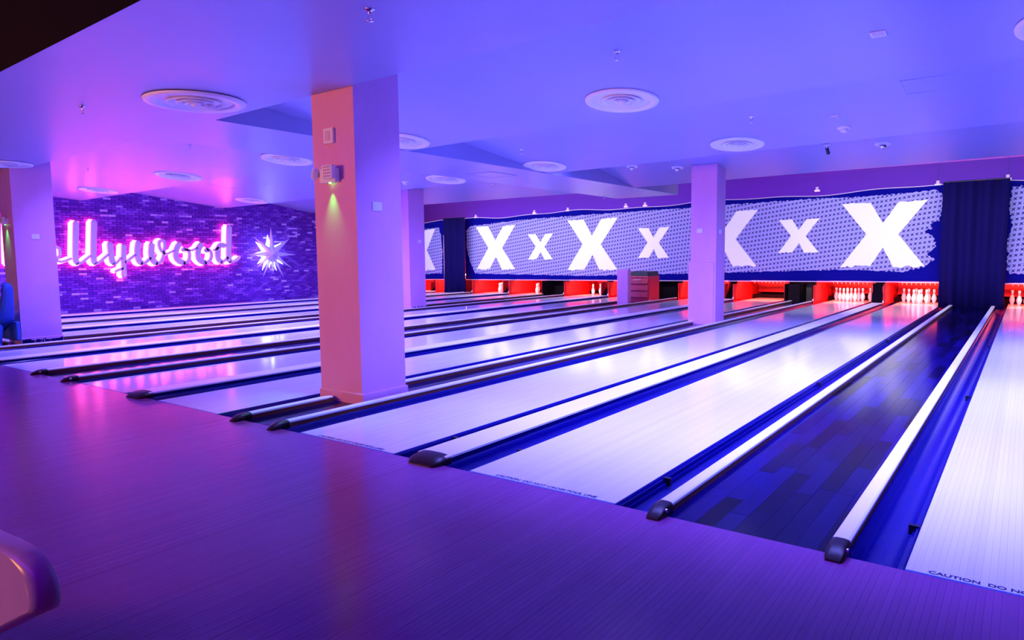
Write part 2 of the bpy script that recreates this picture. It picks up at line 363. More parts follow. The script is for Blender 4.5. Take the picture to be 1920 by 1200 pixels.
for k, (xl, xr) in LN.items():
    t = tag(empty('bowling_lane', ((xl+xr)/2, 0, 0)), LL[k], 'bowling lane', 'bowling lanes'); ox = (xl+xr)/2
    b = MB(); b.box((xl-ox, .0, -.09), (xr-ox, 19.3, -.0305)); b.build('lane_bed', 'cap_side', t)
    if k in 'AB':
        for i in range(39):
            if lane_board_me is None:
                o = bd.build('board', 'lane_wood', t); lane_board_me = o.data
            else:
                o = bpy.data.objects.new('board', lane_board_me); COL.objects.link(o); o.parent = t
            o.location = (xl-ox + i*L/39, 0, 0)
    else:
        rng = random.Random(ord(k)); b = MB()
        for i in range(39):
            b.box((xl-ox + i*L/39, .012, -.03), (xl-ox + (i+1)*L/39 - .0003, LEND, 0), max(.001, rng.random()))
        tag(b.build('board', 'lane_wood', t, fix=False), kind='stuff')
    b = MB(); b.box((xl-ox, LEND, -.03), (xr-ox, 19.3, 0)); b.build('pin_deck', 'deck_wood', t)
    b = MB(); b.box((xl-ox, -.004, -.01), (xr-ox, .012, .0006)); b.build('foul_line', 'foul_tape', t)
    if k in 'ABC':
        o = bpy.data.objects.new('lettering', txt_me); COL.objects.link(o); o.parent = t; o.location = (0.03 if k != 'A' else -.08, .026, .0012)
    for side in (-1, 1):
        wide = (k in 'ACEGIK' and side == 1) or (k in 'BDFHJ' and side == -1)
        gw = .222 if wide else GW
        if k == 'K' and side == -1: gw = .09
        x0, x1 = (xl - gw, xl) if side == -1 else (xr, xr + gw)
        pr = gutter_profile(x0 - ox, x1 - ox)
        b = MB(); rings = [[(px, y, pz) for px, pz in pr] for y in (.0, 3, 6, 9, 12, 15, 17.4, 19.2)]
        b.loft(rings, cap=False, closed=False, smooth=True); b.build('gutter', 'gutter_plastic', t, fix=False)
        if k in 'ABC':
            # folded-down bumper rail along the lane edge, with its bracket
            xe = (xl if side == -1 else xr) - ox; s_ = side
            b = MB()
            b.box((min(xe, xe+s_*.022), .03, -.055), (max(xe, xe+s_*.022), 17.2, -.018))
            b.box((min(xe+s_*.028, xe+s_*.040), .03, -.07), (max(xe+s_*.028, xe+s_*.040), 17.2, -.04))
            b.build('bumper_rail', 'gutter_plastic', t)
            for yb in (.62, 4.6, 9.2):
                b = MB(); b.box((min(xe, xe+s_*.06), yb, -.06), (max(xe, xe+s_*.06), yb+.03, -.010)); b.build('rail_bracket', 'rail_black', t)

# ------------------------------------------------------------------ division cappings
def nose(b, x0, x1, h):
    c = (x0+x1)/2; hw = (x1-x0)/2 + .006
    rings = []
    for i, (y, hs, ws) in enumerate(((.075, 1.08, 1.0), (.03, 1.10, 1.0), (-.01, 1.0, 1.0), (-.045, .78, .96), (-.075, .48, .88), (-.095, .16, .74))):
        ww = hw*ws; hh = h*hs
        rings.append([(c-ww, y, -.012), (c-ww, y, hh*.62), (c-ww*.8, y, hh*.92), (c-ww*.35, y, hh), (c+ww*.35, y, hh), (c+ww*.8, y, hh*.92), (c+ww, y, hh*.62), (c+ww, y, -.012)])
    b.loft([[(x, y, max(z, .0) if y < 0 else z) for x, y, z in r] for r in rings], smooth=True)
def cap(x0, x1, label, y1=17.5, wide=False, y0=.03, tail=False, ycut=None, detail=True):
    t = tag(empty('division_capping', ((x0+x1)/2, 0, 0)), label, 'lane capping', 'white cappings between the gutters'); ox = (x0+x1)/2
    a, c = x0-ox, x1-ox; h = .052
    segs = [(y0, y1)] if not ycut else [(y0, ycut[0]), (ycut[1], y1)]
    for s0, s1 in segs:
        b = MB(); b.box((a+.006, s0, -.12), (c-.006, s1, h-.018)); b.build('side_board', 'cap_side' if not wide else 'gutter_plastic', t)
        b = MB(); pr = [(a, h-.020), (a, h-.006), (a+.010, h), (c-.010, h), (c, h-.006), (c, h-.020)]
        n = 1
        if tail and s0 == y0 and ycut:
            e = s1
            b.loft([[(x, s0, z) for x, z in pr], [(x, e-.12, z) for x, z in pr], [(x*(.7), e, z-.004) for x, z in pr]])
        else: b.loft([[(x, s0, z) for x, z in pr], [(x, s1, z) for x, z in pr]])
        b.build('capping_strip', 'cap_white', t)
    b = MB(); nose(b, a, c, h); o = b.build('end_cap', 'nose_plastic', t)
    if detail and not wide:
        b = MB(); b.tube((c+.002, -.012, .032), (c+.011, -.012, .032), .013, 12); b.build('screw', 'screw_metal', o)
    return t
GAPS = [('A', 'B'), ('C', 'D'), ('E', 'F'), ('G', 'H'), ('I', 'J')]
PAIR = [('B', 'C', 'wide white capping with big dark nose between the two front lanes'),
        ('D', 'E', 'wide white capping with dark nose just left of the big column'),
        ('F', 'G', 'wide white capping whose dark nose touches the left picture edge'),
        ('H', 'I', 'wide white capping, first of the two beyond the left column'),
        ('J', 'K', 'wide white capping nearest to the brick wall')]
for r, l, lab in PAIR: cap(LN[l][1]+.222, LN[r][0]-.222, lab, wide=True)
NL = {('A', 'B'): ('narrow white capping at right of the dark plank aisle', 'narrow white capping at left of the dark plank aisle'),
      ('C', 'D'): ('narrow white capping passing right in front of the big column', 'short narrow white capping ending at the big column, resumed behind it'),
      ('E', 'F'): ('narrow white capping along the near side of the pink-reflecting aisle', 'narrow brown-sided capping along the far side of the pink-reflecting aisle'),
      ('G', 'H'): ('narrow white capping right in front of the left edge column', 'narrow capping just behind the left edge column'),
      ('I', 'J'): ('distant narrow capping on the near side of the last aisle', 'distant narrow capping on the far side of the last aisle')}
for (r, l) in GAPS:
    xa, xb = LN[l][1] + GW, LN[r][0] - GW
    wd = .078
    lr, llb = NL[(r, l)]
    cap(xb-wd, xb, lr)
    if (r, l) == ('C', 'D'): cap(-5.13, -5.05, llb, ycut=(.98, 1.64), tail=True)
    elif (r, l) == ('G', 'H'): cap(xa, xa+.05, llb, ycut=(1.0, 1.75))
    else: cap(xa, xa+wd, llb)
# aisle floors of dark planks
def aisle(xa, xb, name, pieces):
    t = tag(MBbox((xa, .0, -.12), (xb, 17.9, -.034), name, 'aisle_wood'), kind='structure')
    rows = max(3, round((xb-xa)/.098)); pw = (xb-xa)/rows; rng = random.Random(int(-xa*10)+5)
    b = MB(); me = {}
    for i in range(rows):
        y = -rng.random()*.8
        while y < 17.85:
            ln = rng.choice((.6, .8, 1.0, 1.2)); y0, y1 = max(.002, y), min(17.88, y+ln-.0015)
            if y1 - y0 > .05:
                if pieces:
                    key = round(y1-y0, 2)
                    q = MB(); q.box((0, 0, -.03), (pw-.0012, y1-y0, 0))
                    if key not in me: oo = q.build('plank', 'aisle_wood', t); me[key] = oo.data
                    else: oo = bpy.data.objects.new('plank', me[key]); COL.objects.link(oo); oo.parent = t
                    oo.location = (xa + i*pw, y0, -.005 + rng.uniform(-.0006, .0004))
                else: b.box((xa+i*pw, y0, -.033), (xa+(i+1)*pw-.0012, y1, -.005 + rng.uniform(-.0006, .0004)), max(.001, rng.random()))
            y += ln
    if not pieces: tag(b.build('plank', 'aisle_wood', t, fix=False), kind='stuff')
def MBbox(a, c, name, m, parent=None, bevel=0): b = MB(); b.box(a, c); return b.build(name, m, parent, bevel=bevel)
for i, (r, l) in enumerate(GAPS): aisle(LN[l][1]+GW+.03, LN[r][0]-GW-.03, 'floor_aisle', i == 0)

# ------------------------------------------------------------------ pit end: dividers, back, lamps
PITL = {'A': 'the lane at the right picture edge', 'B': 'the lane left of the broad dark curtain', 'C': 'the lane left of the slanted dark post',
        'D': 'the lane with no standing pins', 'E': 'the lane hidden behind the slim far column', 'F': 'the lane behind the dark red machine',
        'G': 'the lane left of the violet cabinet', 'H': 'the lane showing two pins left of the cabinet', 'I': 'the lane right of the narrow far curtain',
        'J': 'the lane left of the narrow far curtain', 'K': 'the lane beside the brick wall'}
def part(A_, B_, nm, m_, t, bevel=0):
    o = t.location; return MBbox((A_[0]-o.x, A_[1]-o.y, A_[2]-o.z), (B_[0]-o.x, B_[1]-o.y, B_[2]-o.z), nm, m_, t, bevel)
for k, (xl, xr) in LN.items():
    t = tag(empty('pin_pit', ((xl+xr)/2, 17.9, 0)), 'red pin pit ending ' + PITL[k], 'pin pit', 'red pin pits')
    a, c = xl-GW+.01, xr+GW-.01
    if k == 'K': a = xl-.09
    for q0, q1 in ((a-.012, a+.02), (c-.02, c+.012)):
        b = MB(); b.box((q0-t.location.x, -.38, -.1), (q1-t.location.x, 2.39, .50)); b.box((q0-t.location.x, .03, .50), (q1-t.location.x, 2.39, 1.25)); b.build('side_panel', 'pit_red', t)
    part((a+.02, 17.62, .03), (a+.055, 18.2, .50), 'kickback_plate', 'pit_red', t, .004)
    part((a+.03, 19.9, .16), (c-.03, 19.95, 1.25), 'pit_curtain', 'pit_red', t)
    part((a+.03, 19.32, -.12), (c-.03, 19.95, .10), 'pit_cushion', 'pit_dark', t)
    b = MB(); b.box((xl-.02-t.location.x, 18.60-17.9, .555), (xr+.02-t.location.x, 18.66-17.9, .585))
    for j in range(9): b.box((xl+.08+j*.112-t.location.x, 18.60-17.9, .50), (xl+.09+j*.112-t.location.x, 18.61-17.9, .56))
    b.build('pin_table_bar', 'plate_white', t)
    b = MB(); b.tube((xl-t.location.x, .12, .70), (xr-t.location.x, .12, .70), .03, 8); b.build('lamp', 'pin_lamp', t)
    if k in 'ABCDFGHI':
        part((a+.0, 17.47, .05), (a+.03, 17.5, .11), 'end_bracket', 'plate_white', t)
# slanted dark posts between the two lanes of a pair
for (r, l, lab) in PAIR:
    x0, x1 = LN[l][1]+GW-.012, LN[r][0]-GW+.012
    t = tag(empty('kickback_post', ((x0+x1)/2, 17.45, 0)), 'dark slanted post between ' + {'B': 'the two lanes full of pins', 'D': 'the pinless lane and the one left of it',
        'F': 'the lanes left of the violet cabinet', 'H': 'the lanes under the left end of the long banner', 'J': 'the two lanes next to the brick wall'}[r], 'post', 'slanted kickback posts')
    hw = (x1-x0)/2; b = MB(); sl = .12 if r == 'B' else .8
    b.loft([[(-hw, 0, 0), (hw, 0, 0), (hw, sl, .56), (-hw, sl, .56)], [(-hw, .06, 0), (hw, .06, 0), (hw, sl+.06, .56), (-hw, sl+.06, .56)]])
    b.build('slanted_face', 'matt_black', t)
    for s_ in (-1, 1):
        b = MB(); b.loft([[(s_*hw, .03, 0), (s_*hw, .9, 0), (s_*hw, .9+sl, .56), (s_*hw, .03+sl, .56)], [(s_*(hw+.01), .03, 0), (s_*(hw+.01), .9, 0), (s_*(hw+.01), .9+sl, .56), (s_*(hw+.01), .03+sl, .56)]])
        b.build('side_plate', 'pit_red', t)
# dark recesses at the ends of the aisles
for i, (r, l) in enumerate(GAPS):
    if i in (0, 4): continue
    x0, x1 = LN[l][1]+GW-.02, LN[r][0]-GW+.02
    t = tag(empty('aisle_recess', ((x0+x1)/2, 17.6, 0)), 'dark box opening under the banner ' + {1: 'left of the full rack, with an olive panel', 2: 'right of the violet cabinet', 3: 'at the left of two pins'}[i], 'recess', 'dark aisle recesses')
    part((x0, 17.52, -.12), (x0+.03, 19.2, .52), 'side_board', 'pit_dark', t)
    part((x1-.03, 17.52, -.12), (x1, 19.2, .52), 'side_board', 'pit_dark', t)
    part((x0+.03, 18.3, -.12), (x1-.03, 18.34, 1.25), 'back_board', 'olive_panel' if i == 1 else 'pit_dark', t)
    if i == 1: part((x0+.10, 17.52, -.03), (x0+.42, 18.25, .50), 'machine_box', 'pit_dark', t)

# ------------------------------------------------------------------ bowling pins
def pin_proto():
    t = empty('bowling_pin')
    prof = [(.0255, 0), (.0285, .005), (.0358, .019), (.0452, .057), (.0560, .0857), (.0605, .1143), (.0580, .1492), (.0500, .1841), (.0355, .2207), (.0255, .2540), (.0235, .2572), (.0228, .2730), (.0240, .2900), (.0275, .3160), (.0320, .3429), (.0315, .3575), (.0250, .3735), (.0130, .3800), (.002, .3810)]
    b = MB(); b.lathe(prof, n=20); b.build('body', 'pin_white', t)
    for z0, z1, r0_, r1_ in ((.252, .260, .0262, .0245), (.272, .280, .0236, .0240)):
        b = MB(); b.lathe([(r0_+.0006, z0), (r1_+.0006, z1)], n=20); b.build('neck_ring', 'pin_red', t)
    return t
PINP = [(0, 0, 'front pin'), (-.1524, .264, 'left pin, second row'), (.1524, .264, 'right pin, second row'), (-.3048, .528, 'left pin, third row'),
        (0, .528, 'middle pin, third row'), (.3048, .528, 'right pin, third row'), (-.4572, .792, 'leftmost pin, back row'),
        (-.1524, .792, 'inner left pin, back row'), (.1524, .792, 'inner right pin, back row'), (.4572, .792, 'rightmost pin, back row')]
RK = {'A': 'the rack at the right edge', 'B': 'the rack left of the broad curtain', 'C': 'the rack left of the slanted post',
      'D': 'the raised rack above the empty deck', 'F': 'the rack behind the red machine', 'G': 'the rack left of the violet cabinet',
      'H': 'the two-pins-showing rack', 'I': 'the rack beside the narrow curtain'}
proto_pin = pin_proto(); first = True
for k in 'BCADFGHI':
    xc = sum(LN[k])/2
    for dx, dy, nm in PINP:
        if k == 'A' and dx > .01: continue
        if k in 'F' and dx < .3: continue
        if k in 'GHI' and dx > .2 and False: continue
        loc = (xc+dx, 18.288+dy, .0005 if k != 'D' else .60)
        o = proto_pin if first else dup(proto_pin)
        first = False; o.location = loc
        tag(o, 'white bowling pin, ' + nm + ', ' + RK[k], 'bowling pin', 'bowling pins, ' + RK[k])

# ------------------------------------------------------------------ banners
def ragged(pts, amp, step, seed, ends=None):
    rng = random.Random(seed); out = []
    n = len(pts)
    for i in range(n):
        a, b_ = Vector(pts[i]), Vector(pts[(i+1) % n]); ln = (b_-a).length; m = max(1, int(ln/step))
        nr = Vector((-(b_-a).y, (b_-a).x)).normalized() if ln > 0 else Vector((0, 0))
        A = amp[i] if isinstance(amp, (list, tuple)) else amp
        for j in range(m):
            p = a + (b_-a)*(j/m)
            out.append(p + nr*(rng.uniform(-A, A) if j else 0))
    return out
def flat_poly(b, pts, y, th=.003):
    n = len(pts)
    tr = tessellate_polygon([[Vector((p[0], p[1], 0)) for p in pts]])
    b.add([(p[0], y, p[1]) for p in pts], [tuple(t_) for t_ in tr])
def banner(x0, x1, zb0, zb1, zt0, zt1, label, xs, patch, amp, seed):
    t = tag(empty('banner', ((x0+x1)/2, 17.9, 0)), label, 'banner', 'printed masking banners over the pits'); ox = (x0+x1)/2
    zb = lambda x: zb0+(zb1-zb0)*(x-x0)/(x1-x0); rng = random.Random(seed)
    ph = rng.uniform(0, 6)
    zt = lambda x: zt0+(zt1-zt0)*(x-x0)/(x1-x0) + .035*math.sin(x*1.15+ph) + .02*math.sin(x*2.7+ph)
    b = MB(); n = int((x1-x0)/.15)+1
    top = [(x0+(x1-x0)*i/n-ox, zt(x0+(x1-x0)*i/n)) for i in range(n+1)]; bot = [(x0+(x1-x0)*i/n-ox, zb(x0+(x1-x0)*i/n)) for i in range(n+1)]
    b.loft([[(p[0], 0, p[1]) for p in bot], [(p[0], 0, p[1]) for p in top], [(p[0], .012, p[1]) for p in top], [(p[0], .012, p[1]) for p in bot], [(p[0], 0, p[1]) for p in bot]], cap=False, closed=False)
    b.build('cloth', 'banner_cloth', t, fix=False)
    b = MB(); b.loft([[(p[0], -.004, p[1]+dz) for p in bot] for dz in (-.03, -.004)], cap=False, closed=False)
    b.build('bottom_hem', 'hem_white', t, fix=False)
    b = MB(); b.loft([[(p[0], .014, p[1]+dz) for p in top] for dz in (-.02, .022)], cap=False, closed=False); b.build('top_hem', 'hem_white', t, fix=False)
    b = MB(); flat_poly(b, ragged([(x-ox, z) for x, z in patch], amp, .045, seed), -.003)
    b.build('cross_print', 'cross_print', t, fix=False)
    for i, (cx, cz, w_, h_, s_) in enumerate(xs):
        # X: two tapered brush bars
        W, Hh, q = w_/2, h_/2, s_
        pts = [(-W, Hh), (-W+q, Hh*1.0), (0.0, Hh*.36), (W-q*.95, Hh*.98), (W, Hh*1.02), (q*.52, 0.0), (W*.98, -Hh*.97), (W-q*1.05, -Hh), (0.02, -Hh*.40), (-W+q*1.05, -Hh*.97), (-W, -Hh), (-q*.56, 0.02)]
        A = [.012*h_, .004, .004, .012*h_, .004, .004, .02*h_, .004, .004, .02*h_, .004, .004]
        b = MB(); flat_poly(b, ragged([(cx-ox+p, cz+z_) for p, z_ in pts], A, .05*h_, seed+i), -.006)
        o = b.build('printed_cross', 'print_white', t, fix=False)
    return t
patch2 = [(-17.63, 2.45), (-17.40, 2.62), (-15.0, 2.77), (-12.1, 2.83), (-8.5, 2.88), (-7.1, 2.91), (-4.5, 2.95), (-3.3, 2.93), (-1.62, 3.0), (-1.45, 2.85),
          (-1.52, 2.2), (-1.75, 2.12), (-1.68, 2.02), (-1.85, 1.95), (-1.62, 1.75), (-1.58, 1.55), (-1.78, 1.35), (-1.60, 1.20), (-1.80, 1.02), (-2.3, .87), (-3.6, .93), (-4.9, .90), (-7.0, .84), (-9.0, .78), (-12.1, .70), (-17.2, .76), (-17.45, 1.2), (-17.62, 1.8)]
banner(-17.70, -1.40, .53, .625, 2.90, 3.10, 'long blue banner with seven white X letters above the middle lanes',
       [(-16.17, 1.74, 1.93, 1.68, .62), (-14.08, 1.75, 1.12, .94, .36), (-11.90, 1.79, 2.02, 1.77, .68), (-9.58, 1.80, 1.12, 1.0, .38), (-7.22, 1.86, 2.06, 1.70, .70), (-5.02, 1.90, 1.13, .97, .38), (-2.84, 1.88, 2.08, 1.76, .72)],
       patch2, [.02]*9 + [.03]*10 + [.015]*9, 5)
banner(-.18, 2.8, .60, .63, 3.10, 3.12, 'blue banner with crosses print cut off by the right picture edge', [(1.6, 1.88, 2.08, 1.76, .72)],
       [(-.02, 2.98), (2.6, 3.0), (2.6, .9), (.02, .82), (-.06, .95), (-.03, 1.3), (-.09, 1.6), (.02, 2.0), (-.06, 2.4)], .03, 9)
banner(-20.5, -18.82, .50, .53, 2.86, 2.90, 'far blue banner with part of a white X between lilac column and narrow curtain', [(-20.1, 1.72, 1.6, 1.7, .6)],
       [(-20.45, 2.6), (-19.1, 2.62), (-18.98, 2.3), (-18.93, 1.6), (-18.96, .75), (-20.45, .72)], .025, 12)
# dark curtains in the gaps between banners
def curtain(x0, x1, zt, label, folds):
    t = tag(empty('curtain', ((x0+x1)/2, 17.45, 0)), label, 'curtain', 'dark stage curtains'); b = MB(); n = 64
    rings = []
    for z in (-.03, 1.0, 2.0, zt):
        rings.append([((x0+(x1-x0)*i/n)-(x0+x1)/2, .05*math.sin(folds*math.pi*2*i/n + .4*math.sin(z)) + .02*math.sin(folds*5*i/n+z), z) for i in range(n+1)])
    b.loft(rings, cap=False, closed=False, smooth=True); o = b.build('drape', 'navy_cloth', t, fix=False)
    m = o.modifiers.new('thick', 'SOLIDIFY'); m.thickness = .01
    b = MB(); b.tube(((x0-x1)/2, .03, zt+.01), ((x1-x0)/2, .03, zt+.01), .02, 8); b.build('rod', 'rail_black', t)
curtain(-1.44, -.06, 3.14, 'broad dark navy curtain hanging to the floor between the right banners', 4)
curtain(-18.46, -17.34, 2.93, 'narrow dark navy curtain at the left end of the long banner', 3)
# banner poles and hanging clamps
for x, z0, z1, lab in ((-1.34, 1.25, 2.97, 'thin lit pole at the right end of the long banner'), (-17.74, .55, 2.2, 'thin pole at the left end of the long banner'), (-18.80, .55, 2.3, 'thin pole at the right end of the far banner')):
    t = tag(empty('banner_pole', (x, 17.86, z0)), lab, 'pole', 'banner poles')
    b = MB(); b.tube((0, 0, 0), (0, 0, z1-z0), .018, 8); b.build('tube', 'hem_white', t)
    b = MB(); b.box((-.03, -.02, (z1-z0)*.55), (-.018, .02, (z1-z0)*.75)); b.build('clip', 'cap_side', t)
t0 = None
for x, z, lab in ((-4.55, 3.16, 'above the fifth white X'), (-1.60, 3.12, 'at the right end of the long banner'), (-.12, 3.16, 'at the left end of the rightmost banner'), (-10.6, 3.02, 'above the small X in the middle'),
               (-14.35, 2.98, 'above the smallest white X'), (-17.15, 2.94, 'at the left end of the long banner'), (-12.9, 3.0, 'above the big middle X'), (-7.6, 3.08, 'near the slim far column'), (-9.9, 3.02, 'left of the slim far column')):
    if t0 is None:
        t0 = empty('banner_clamp'); t = t0
        b = MB(); b.box((-.07, -.03, -.03), (.07, .05, .02)); b.build('bracket', 'plate_white', t)
        b = MB(); b.box((-.04, -.02, .02), (.03, .02, .10)); b.build('jaw', 'hem_white', t)
        b = MB(); b.tube((0, .03, .05), (0, .03, .55), .004, 6); b.build('hanging_wire', 'rail_black', t)
    else: t = dup(t0)
    t.location = (x, 17.93, z+.02); tag(t, 'small lit hanging clamp ' + lab, 'clamp', 'banner hanging clamps')

# ------------------------------------------------------------------ ceiling fittings
def diffuser(x, y, d, label):
    s = d/.82
    t = tag(empty('ceiling_diffuser', (x, y, zc(x, y)-.004)), label, 'air diffuser', 'round ceiling air diffusers')
    t.rotation_euler.x = slope(x, y); t.scale = (s, s, s)
    return t
def diffuser_proto():
    t = diffuser(-6.34, .44, .95, 'large round air diffuser in the front soffit left of the big column')
    b = MB(); b.lathe([(.41, -.004), (.405, -.020), (.36, -.026), (.315, -.018), (.285, .012), (.285, .02)], n=40); b.build('outer_flange', 'duct_white', t)
    b = MB(); b.lathe([(.30, .06), (.30, .004)], n=40); 
    b = MB(); b.lathe([(.285, .003), (.001, .003)], n=40); b.build('throat_shade', 'matt_black', t)  # flat near-black disc, shade of the open duct put into its colour
    for r, z in ((.222, -.022), (.148, -.027), (.080, -.032)):
        b = MB(); b.loft([[(q*math.cos(2*math.pi*k/40), q*math.sin(2*math.pi*k/40), zz) for k in range(40)] for q, zz in ((r-.018, z+.022), (r, z+.004), (r+.010, z), (r+.006, z-.005), (r-.008, z+.001), (r-.026, z+.02))], cap=False, smooth=True)
        b.build('cone_ring', 'duct_white', t)
    b = MB(); b.lathe([(.001, -.018), (.03, -.02), (.045, -.03), (.04, -.040), (.001, -.052)], n=24); b.build('centre_cone', 'duct_white', t)
    return t
dp = diffuser_proto()
for x, y, d, lab in ((-12.83, .81, .88, 'round air diffuser cut by the left picture edge'), (-3.15, 3.36, .78, 'large round air diffuser right of the big column, centre of the front slope'),
        (-6.71, 3.61, .82, 'round air diffuser half hidden behind the big column on its right'), (-9.45, 3.73, .82, 'round air diffuser half hidden behind the big column on its left'),
        (-9.5, 7.66, .85, 'round air diffuser in the flat strip above the second lilac column'), (-13.21, 3.9, .88, 'round air diffuser on the violet ceiling above the sign\'s w'),
        (-17.55, 4.25, .85, 'round air diffuser on the magenta ceiling above the double l'), (-17.68, 8.42, .89, 'round air diffuser on the far ceiling left of the star'),
        (-6.77, 7.3, .80, 'round air diffuser centre ceiling at the tip of the folded step'), (-3.18, 7.08, .78, 'round air diffuser just above the slim far column'),
        (.60, 3.16, .78, 'round air diffuser touching the right picture edge')):
    o = dup(dp); s = d/.82
    o.location = (x, y, zc(x, y)-.004); o.rotation_euler.x = slope(x, y); o.scale = (s, s, s); tag(o, lab, 'air diffuser', 'round ceiling air diffusers')
sp0 = None
for x, y, lab in ((-3.068, -.224, 'on the front soffit above the big column'), (-7.446, -.147, 'on the front soffit left of the large diffuser'), (-2.568, 2.157, 'on the front slope above the large diffuser'),
        (-10.14, 2.478, 'on the violet slope left of the big column'), (-6.452, 6.14, 'between the big column and the folded step'), (-2.593, 5.878, 'on the middle slope right of the slim column'),
        (-14.369, 2.738, 'on the magenta ceiling above the sign'), (-14.589, 6.809, 'on the blue ceiling above the star'), (-10.377, 10.396, 'on the far ceiling above the long banner'), (-8.677, 12.957, 'at the far end of the flat strip')):
    if sp0 is None:
        sp0 = t = empty('sprinkler_head')
        b = MB(); b.lathe([(.035, 0), (.035, -.006), (.014, -.012), (.012, -.03)], n=14); b.build('collar', 'chrome', t)
        b = MB(); b.tube((-.012, 0, -.028), (-.018, 0, -.06), .003, 6); b.tube((.012, 0, -.028), (.018, 0, -.06), .003, 6); b.tube((-.018, 0, -.06), (0, 0, -.072), .003, 6); b.tube((.018, 0, -.06), (0, 0, -.072), .003, 6)
        b.build('yoke', 'screw_metal', t)
        b = MB(); b.lathe([(.026, -.073), (.028, -.076), (.006, -.080)], n=12); b.build('deflector', 'chrome', t)
    else: t = dup(sp0)
    t.location = (x, y, zc(x, y)); tag(t, 'small sprinkler head ' + lab, 'sprinkler', 'ceiling sprinkler heads')
# square speaker plate, small sensors, cameras
t = tag(empty('ceiling_plate', (-.634, 2.771, zc(-.634, 2.771))), 'small square white plate on the front slope at the upper right', 'plate'); t.rotation_euler.x = slope(-.6, 2.77)
b = MB(); b.box((-.055, -.055, -.012), (.055, .055, .001)); b.build('frame', 'plate_white', t, bevel=.003)
b = MB(); [b.box((-.04, -.04+i*.02, -.016), (.04, -.03+i*.02, -.012)) for i in range(4)]; b.build('louvre', 'plate_white', t)
for x, y, lab in ((-1.665, 6.81, 'round smoke detector hanging on the pink patch at the right'), (-10.679, 7.649, 'small smoke detector right of the big column')):
    t = tag(empty('smoke_detector', (x, y, zc(x, y))), lab, 'smoke detector'); t.rotation_euler.x = slope(x, y)
    b = MB(); b.lathe([(.085, .002), (.085, -.012), (.06, -.022)], n=24); b.build('base', 'plate_white', t)
    b = MB(); b.lathe([(.045, -.022), (.05, -.03), (.045, -.055), (.02, -.066), (.001, -.068)], n=20); b.build('sensor_head', 'plate_white', t)
for x, y, lab in ((-1.659, 9.77, 'dark flat round fitting with clear dome, far right ceiling'), (-5.468, 10.217, 'small dome fitting left of the slim far column'), (-6.326, 9.892, 'pale small fitting left of the dome by the slim column')):
    t = tag(empty('dome_camera', (x, y, zc(x, y))), lab, 'camera'); t.rotation_euler.x = slope(x, y)
    b = MB(); b.lathe([(.12, .002), (.12, -.012), (.07, -.016)], n=24); b.build('base', 'duct_white', t)
    b = MB(); b.lathe([(.055, -.014), (.06, -.04), (.04, -.075), (.001, -.088)], n=18); b.build('dome', 'chrome', t)
t = tag(empty('ceiling_spotlight', (-2.486, 9.573, zc(-2.486, 9.573))), 'small dark ceiling spotlight right of the slim far column', 'spotlight')
b = MB(); b.lathe([(.06, 0), (.06, -.01), (.01, -.015), (.01, -.06)], n=16); b.build('mount', 'duct_white', t)
b = MB(); b.tube((0, 0, -.05), (.02, .05, -.15), .028, 12); b.build('lamp_head', 'rail_black', t)
t = tag(empty('vent_clip', (-1.658, 6.198, zc(-1.658, 6.198))), 'tiny pale bracket beside the round smoke detector', 'bracket')
b = MB(); b.box((-.05, -.015, -.02), (.05, .015, .0)); b.box((.03, -.015, -.05), (.05, .015, -.02)); b.build('clip', 'plate_white', t)
# access hatches
for (xa, xb, ya, yb, lab) in ((-.82, -.26, 5.24, 5.72, 'square access hatch in the ceiling at the upper right'), (-16.25, -15.55, 6.3, 6.9, 'access hatch in the magenta ceiling above the letter d'), (-8.30, -7.68, 6.90, 7.68, 'access hatch in the flat ceiling strip')):
    xc, yc = (xa+xb)/2, (ya+yb)/2; t = tag(empty('ceiling_hatch', (xc, yc, zc(xc, yc))), lab, 'hatch', 'ceiling access hatches'); t.rotation_euler.x = slope(xc, yc)
    w_, h_ = (xb-xa)/2, (yb-ya)/2; b = MB()
    b.box((-w_, -h_, -.008), (w_, -h_+.012, .001)); b.box((-w_, h_-.012, -.008), (w_, h_, .001)); b.box((-w_, -h_, -.008), (-w_+.012, h_, .001)); b.box((w_-.012, -h_, -.008), (w_, h_, .001))
    b.build('frame', 'ceiling_paint', t)
    b = MB(); b.box((-w_+.018, -h_+.018, -.004), (w_-.018, h_-.018, .001)); b.build('hatch_door', 'ceiling_paint', t)

